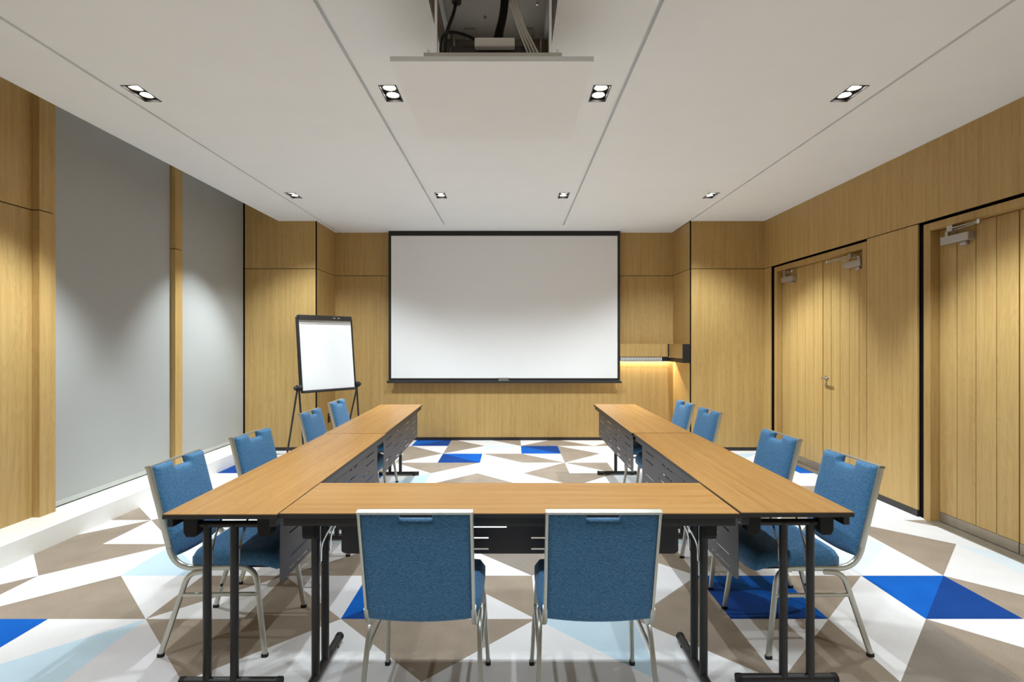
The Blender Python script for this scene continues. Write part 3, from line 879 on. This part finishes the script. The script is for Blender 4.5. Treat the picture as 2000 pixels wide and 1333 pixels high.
# ------------------------------------------------------------------ folding training tables
def make_table():
    t = thing('folding_table', 'x', 'table', (0, 0, 0), 0, 'folding tables set in a horseshoe')
    hl, hw, zt = 0.9025, 0.224, 0.74
    tp = box('table_top', M['table'], t, -hl + 0.002, hl - 0.002, -hw + 0.002, hw - 0.002, zt - 0.004, zt)
    e = MB()
    e.box(-hl, hl, -hw, hw, zt - 0.020, zt - 0.003)
    e.build('edge_band', M['edge'], tp, bevel=0.002)
    for sy in (-1, 1):
        m = MB().box(-hl + 0.012, hl - 0.012, min(sy * (hw - 0.012), sy * (hw - 0.036)), max(sy * (hw - 0.012), sy * (hw - 0.036)), zt - 0.054, zt - 0.020)
        m.build('apron_rail', M['legblack'], t, bevel=0.002)
    LY = (-0.105, 0.006)
    for sx in (-1, 1):
        lx = sx * (hl - 0.10)
        ft = MB().tube([(lx, -0.205, 0.024), (lx, 0.190, 0.024)], 0.018, 14, ref=(0, 0, 1)).build('foot', M['legblack'], t, smooth=True)
        for y in (-0.205, 0.190):
            MB().tube([(lx, y - 0.010, 0.024), (lx, y + 0.010, 0.024)], 0.0195, 14, ref=(0, 0, 1)).build('end_cap', M['rubber'], ft, smooth=True)
        for y in (-0.165, 0.150):
            MB().disc((lx, y, 0.0), 0.014, (0, 0, 1), 0.010, 12).build('glide', M['rubber'], ft)
        for ly in LY:
            lg = MB().tube([(lx, ly, 0.028), (lx, ly, 0.668)], 0.0165, 14).build('leg', M['legblack'], t, smooth=True)
            MB().disc((lx, ly - 0.004 * (1 if ly < 0 else -1), 0.040), 0.006, (sx * 0.5, 0, 0.6), 0.016, 8).build('rivet', M['steel'], lg, smooth=True)
        MB().tube([(lx, -0.165, 0.668), (lx, 0.145, 0.668)], 0.0135, 12, ref=(0, 0, 1)).build('cross_tube', M['legblack'], t, smooth=True)
        for y in (-0.160, 0.138):
            m = MB().prism([(y - 0.030, 0.720), (y + 0.030, 0.720), (y + 0.028, 0.640), (y + 0.018, 0.622), (y - 0.018, 0.622), (y - 0.028, 0.640)], 'X', lx - 0.024, lx + 0.024)
            m.build('hinge_block', M['rubber'], t, bevel=0.003)
        for ly in LY:
            p, _ = fillet([(lx - sx * 0.018, ly + 0.010, 0.50), (lx - sx * 0.022, ly + 0.010, 0.575), (lx - sx * 0.075, ly + 0.018, 0.675), (lx - sx * 0.19, ly + 0.03, 0.712)], [0.025, 0.04], 5)
            MB().tube(p, 0.0042, 8, ref=(0, 1, 0)).build('folding_brace', M['chrome'], t, smooth=True)
    # modesty panel with staggered slots cut through
    L0 = 0.79; z0, z1 = 0.418, 0.705
    rows = (0.650, 0.594, 0.543, 0.492, 0.440)
    slots = []
    for r, z in enumerate(rows):
        for c in (-0.6, -0.2, 0.2, 0.6):
            dx = 0.0 if r != 2 else 0.10
            half = 0.10 if r != 2 else 0.085
            if c + dx + half < L0 - 0.02:
                slots.append((c + dx - half, c + dx + half, z - 0.0035, z + 0.0035))
    gx = sorted({-L0, L0} | {a for s in slots for a in s[:2]} | {-L0 + 0.025, L0 - 0.025})
    gz = sorted({z0, z1, z0 + 0.012} | {a for s in slots for a in s[2:]})
    inside = lambda x, z: any(a < x < b and c < z < d for a, b, c, d in slots)
    P = MB(); cache = {}
    def vid(i, j, k):
        key = (i, j, k)
        if key not in cache:
            x, z = gx[i], gz[j]
            if j == 0 and (i == 0 or i == len(gx) - 1):
                x = x * (L0 - 0.010) / L0; z += 0.004
            cache[key] = len(P.v); P.v.append((x, 0.186 + (0.0012 if k else -0.0012), z))
        return cache[key]
    ok = lambda i, j: 0 <= i < len(gx) - 1 and 0 <= j < len(gz) - 1 and not inside((gx[i] + gx[i + 1]) / 2, (gz[j] + gz[j + 1]) / 2)
    for i in range(len(gx) - 1):
        for j in range(len(gz) - 1):
            if not ok(i, j): continue
            for k in (0, 1):
                q = [vid(i, j, k), vid(i + 1, j, k), vid(i + 1, j + 1, k), vid(i, j + 1, k)]
                P.face(q if k == 0 else q[::-1])
            for (di, dj, a, b) in ((-1, 0, (i, j), (i, j + 1)), (1, 0, (i + 1, j), (i + 1, j + 1)), (0, -1, (i, j), (i + 1, j)), (0, 1, (i, j + 1), (i + 1, j + 1))):
                if not ok(i + di, j + dj):
                    P.face((vid(*a, 0), vid(*b, 0), vid(*b, 1), vid(*a, 1)))
    P.build('modesty_panel', M['panelgrey'], t)
    for x in (-0.55, 0.0, 0.55):
        box('panel_clip', M['steel'], t, x - 0.02, x + 0.02, 0.180, 0.190, 0.678, 0.722)
    return t
table0 = make_table()
table0.location = (-0.010, 2.281, 0); table0['label'] = 'cross table with wooden top closing the near side of the horseshoe'
copy_tree(table0, (-1.142, 2.949, 0), -R90 + 0.004, 'near folding table of the left row, between blinds and cross table')
copy_tree(table0, (-1.172, 4.760, 0), -R90 + 0.018, 'far folding table of the left row, in front of the flipchart')
copy_tree(table0, (1.122, 2.972, 0), R90 + 0.004, 'near folding table of the right row, beside the nearer plank door')
copy_tree(table0, (1.108, 4.786, 0), R90, 'far folding table of the right row, below the corner shelf box')

# ------------------------------------------------------------------ flipchart easel
W2 = Vector((0.65, 0.76, 0)).normalized()
NB = Vector((0.76, -0.65, 0)).normalized()          # facing the room
BL = Vector((-2.376, 5.92, 0.0)); BR = Vector((-1.920, 6.44, 0.0))
WID = (BR - BL).length
fc = thing('flipchart_easel', 'black framed flipchart easel with blank white pad by the left pier', 'flipchart', tuple((BL + BR) / 2), math.atan2((BR - BL).y, (BR - BL).x))
# local frame: x along the board, -y towards the room, z up
hx = WID / 2
tilt = 0.10 / 0.87
def on_board(x, z, off=0.0):
    """point on the leaning board face at height z"""
    return Vector((x, tilt * (z - 0.85) - off, z))
zb0, zb1 = 0.852, 1.722
def slab(name, mat, x0, x1, za, zc, o0, o1, parent=fc, bevel=0.0):
    m = MB(); s = []
    for off in (o0, o1):
        for (x, z) in ((x0, za), (x1, za), (x1, zc), (x0, zc)):
            m.v.append(tuple(on_board(x, z, off)))
    for q in ((0, 1, 2, 3), (7, 6, 5, 4), (0, 4, 5, 1), (1, 5, 6, 2), (2, 6, 7, 3), (3, 7, 4, 0)):
        m.face(q)
    return m.build(name, mat, parent, bevel=bevel)
slab('board', M['black'], -hx, hx, zb0, zb1, -0.012, 0.006, bevel=0.004)
pp = slab('paper_pad', M['paper'], -hx + 0.018, hx - 0.020, zb0 + 0.012, zb1 - 0.045, 0.007, 0.020)
slab('pad_binding', M['greystrip'], -hx + 0.02, hx - 0.022, zb1 - 0.098, zb1 - 0.050, 0.0201, 0.0225, pp)
slab('clamp_bar', M['base'], -hx + 0.012, hx - 0.008, zb1 - 0.052, zb1 + 0.004, 0.006, 0.034, bevel=0.005)
for x in (0.10, 0.155):
    slab('pad_hook', M['chrome'], x - 0.015, x + 0.015, zb1 - 0.034, zb1 - 0.018, 0.034, 0.040)
slab('pen_tray', M['black'], -hx, hx, zb0 - 0.016, zb0 + 0.004, -0.004, 0.045, bevel=0.003)
for s in (-1, 1):
    c = on_board(s * (hx + 0.022), 0.895, 0.0)
    MB().disc(c + Vector((-s * 0.022, 0, 0)), 0.034, (s, 0, 0), 0.05, 18).build('clamp_hub', M['rubber'], fc, smooth=True)
    k = MB().disc(c + Vector((s * 0.025, 0, 0)), 0.022, (s, 0, 0), 0.026, 10)
    k.build('hub_knob', M['base'], fc, smooth=True)
    fx = on_board(s * (hx + 0.010), 0.0, 0.01)
    MB().tube([on_board(s * (hx + 0.006), 1.70, -0.004), on_board(s * (hx + 0.006), 0.90, -0.004)], 0.010, 10).build('side_rail', M['legblack'], fc, smooth=True)
    l1 = MB().tube([c, fx + Vector((0, 0, 0.02))], 0.0105, 10).build('leg', M['legblack'], fc, smooth=True)
    MB().tube([fx + Vector((0, 0, 0.03)), fx], 0.013, 10).build('foot_cap', M['rubber'], l1, smooth=True)
    rx = Vector((s * (hx + 0.02), 0.32, 0.0))
    l2 = MB().tube([c + Vector((s * 0.016, 0, 0)), rx + Vector((0, 0, 0.02))], 0.0105, 10).build('leg', M['legblack'], fc, smooth=True)
    MB().tube([rx + Vector((0, 0, 0.03)), rx], 0.013, 10).build('foot_cap', M['rubber'], l2, smooth=True)

# ------------------------------------------------------------------ projector lift lowered from the ceiling
ZP = 2.60
PX0, PX1, PY0, PY1 = -0.517, 0.347, 2.226, 3.087
lift = thing('projector_lift', 'lowered white ceiling panel of a projector lift hanging on steel rods', 'projector lift', ((PX0 + PX1) / 2, (PY0 + PY1) / 2, ZP))
cx, cy = (PX0 + PX1) / 2, (PY0 + PY1) / 2
lift_z = H + 0.18 - ZP
box('cover_panel', M['paint'], lift, PX0 - cx, PX1 - cx, PY0 - cy, PY1 - cy, 0.0, 0.022, bevel=0.001)
bar = box('bracket_bar', M['steel'], lift, -0.375 - cx, 0.212 - cx, PY0 + 0.004 - cy, PY0 + 0.05 - cy, 0.022, 0.040, bevel=0.001)
for x in (-0.36, 0.196):
    MB().disc((x - cx, PY0 + 0.025 - cy, 0.040), 0.006, (0, 0, 1), 0.022, 10).build('bolt', M['chrome'], bar, smooth=True)
for x in (-0.331, 0.166):
    for y in (2.30, 3.0):
        MB().tube([(x - cx, y - cy, 0.022), (x - cx, y - cy, lift_z)], 0.0075, 14).build('rod', M['chrome'], lift, smooth=True)
plate = box('ceiling_plate', M['liftplate'], lift, HOLE[0] + 0.03 - cx, HOLE[1] - 0.03 - cx, HOLE[2] - cy, HOLE[3] - cy, lift_z - 0.002, lift_z + 0.006)
for s, x in ((1, HOLE[0] + 0.004), (-1, HOLE[1] - 0.006)):
    box('side_plate', M['liftplate'], lift, x - cx, x + 0.002 - cx, HOLE[2] + 0.002 - cy, HOLE[3] - 0.002 - cy, H + 0.001 - ZP, lift_z)
box('back_plate', M['liftplate'], lift, HOLE[0] + 0.006 - cx, HOLE[1] - 0.006 - cx, HOLE[3] - 0.006 - cy, HOLE[3] - 0.003 - cy, H + 0.001 - ZP, lift_z)
for (x, y) in ((-0.29, 2.72), (0.13, 2.72), (-0.145, 2.83), (-0.215, 2.96), (0.075, 2.96), (-0.20, 3.02), (0.12, 3.0)):
    MB().disc((x - cx, y - cy, lift_z - 0.002), 0.007, (0, 0, -1), 0.008, 10).build('screw', M['chrome'], plate, smooth=True)
for x in (-0.235, 0.085):
    box('plate_tab', M['steel'], plate, x - 0.03 - cx, x + 0.03 - cx, 2.93 - cy, 3.03 - cy, lift_z - 0.012, lift_z - 0.002)

pj = thing('projector', 'black projector with a white cover riding on the lowered lift panel', 'projector', (-0.08, 2.55, ZP + 0.022))
m = MB().box(-0.20, 0.20, -0.17, 0.22, 0.03, 0.136)
m.build('body', M['base'], pj, bevel=0.012)
box('white_cover', M['white'], pj, -0.088, 0.092, -0.20, -0.05, 0.112, 0.153, bevel=0.006)
for (x, y) in ((-0.16, -0.12), (0.16, -0.12), (-0.16, 0.17), (0.16, 0.17)):
    MB().disc((x, y, 0.0), 0.014, (0, 0, 1), 0.03, 12).build('foot', M['rubber'], pj)
for x in (-0.165, 0.175):
    MB().disc((x, -0.06, 0.136), 0.024, (0, 0, 1), 0.03, 16).build('adjusting_knob', M['rubber'], pj, smooth=True)
for i, x in enumerate((-0.02, 0.01, 0.045)):
    box('plug_block', M['black'], pj, x - 0.012, x + 0.014, 0.0, 0.05, 0.136, 0.190 - 0.01 * i, bevel=0.003)

def cable(name, pts, r, mat, parent):
    c = bpy.data.curves.new(name, 'CURVE'); c.dimensions = '3D'; c.bevel_depth = r; c.bevel_resolution = 3; c.use_fill_caps = True
    sp = c.splines.new('NURBS'); sp.points.add(len(pts) - 1); sp.use_endpoint_u = True; sp.order_u = 4
    for p, q in zip(sp.points, pts): p.co = (*q, 1)
    c.materials.append(mat)
    tmp = bpy.data.objects.new(name, c); col.objects.link(tmp)
    dg = bpy.context.evaluated_depsgraph_get()
    me = bpy.data.meshes.new_from_object(tmp.evaluated_get(dg))
    bpy.data.objects.remove(tmp)
    o = bpy.data.objects.new(name, me); col.objects.link(o); o.parent = parent
    return o
zc = H + 0.175
pwr = thing('power_cable', 'thick black power cable with plug hanging at the left of the lift', 'cable', (0, 0, 0))
cable('cord', [(-0.253, 2.40, 2.985), (-0.258, 2.40, 2.93), (-0.285, 2.37, 2.84), (-0.294, 2.35, 2.79), (-0.298, 2.34, 2.74), (-0.30, 2.34, 2.66)], 0.0075, M['rubber'], pwr)
cable('cord', [(-0.315, 2.34, 2.66), (-0.322, 2.34, 2.74), (-0.31, 2.36, 2.80), (-0.27, 2.40, 2.83), (-0.20, 2.45, 2.84), (-0.14, 2.50, 2.83), (-0.10, 2.56, 2.815)], 0.0065, M['rubber'], pwr)
MB().tube([(-0.253, 2.40, 2.96), (-0.253, 2.40, 2.972), (-0.253, 2.40, 3.06)], 0.022, 16).build('plug', M['rubber'], pwr, smooth=True)
grey = thing('data_cable_bundle', 'bundle of pale grey data cables hanging in the lift opening', 'cables', (0, 0, 0))
for i in range(4):
    dx = 0.008 * i
    cable('cable', [(-0.03 + dx, 2.46, zc), (-0.022 + dx, 2.42, 3.03), (-0.012 + dx, 2.38, 2.97), (0.008 + dx * 1.2, 2.36, 2.88), (0.035 + dx * 1.3, 2.35, 2.79), (0.06 + dx * 1.8, 2.345, 2.73), (0.09 + dx * 2, 2.34, 2.64)],
          0.0045, M['cablewhite'], grey)
MB().tube([(0.000 + 0.019 * math.cos(a), 2.385 + 0.012 * math.sin(a), 2.965 + 0.004 * math.cos(a)) for a in [2 * math.pi * k / 16 for k in range(17)]], 0.0025, 6, ref=(0, 0, 1)).build('cable_tie', M['rubber'], grey, smooth=True)
dark = thing('signal_cable_bundle', 'black signal cables hanging behind the pale grey cables in the lift opening', 'cables', (0, 0, 0))
for i in range(3):
    dx = 0.012 * i
    cable('cable', [(-0.045 + dx, 2.52, zc), (-0.045 + dx, 2.50, 3.05), (-0.05 + dx, 2.50, 2.97), (-0.075 + dx, 2.52, 2.90), (-0.092 + dx * 1.6, 2.56, 2.85), (-0.094 + dx * 2.2, 2.575, 2.805)],
          0.0075, M['rubber'], dark)
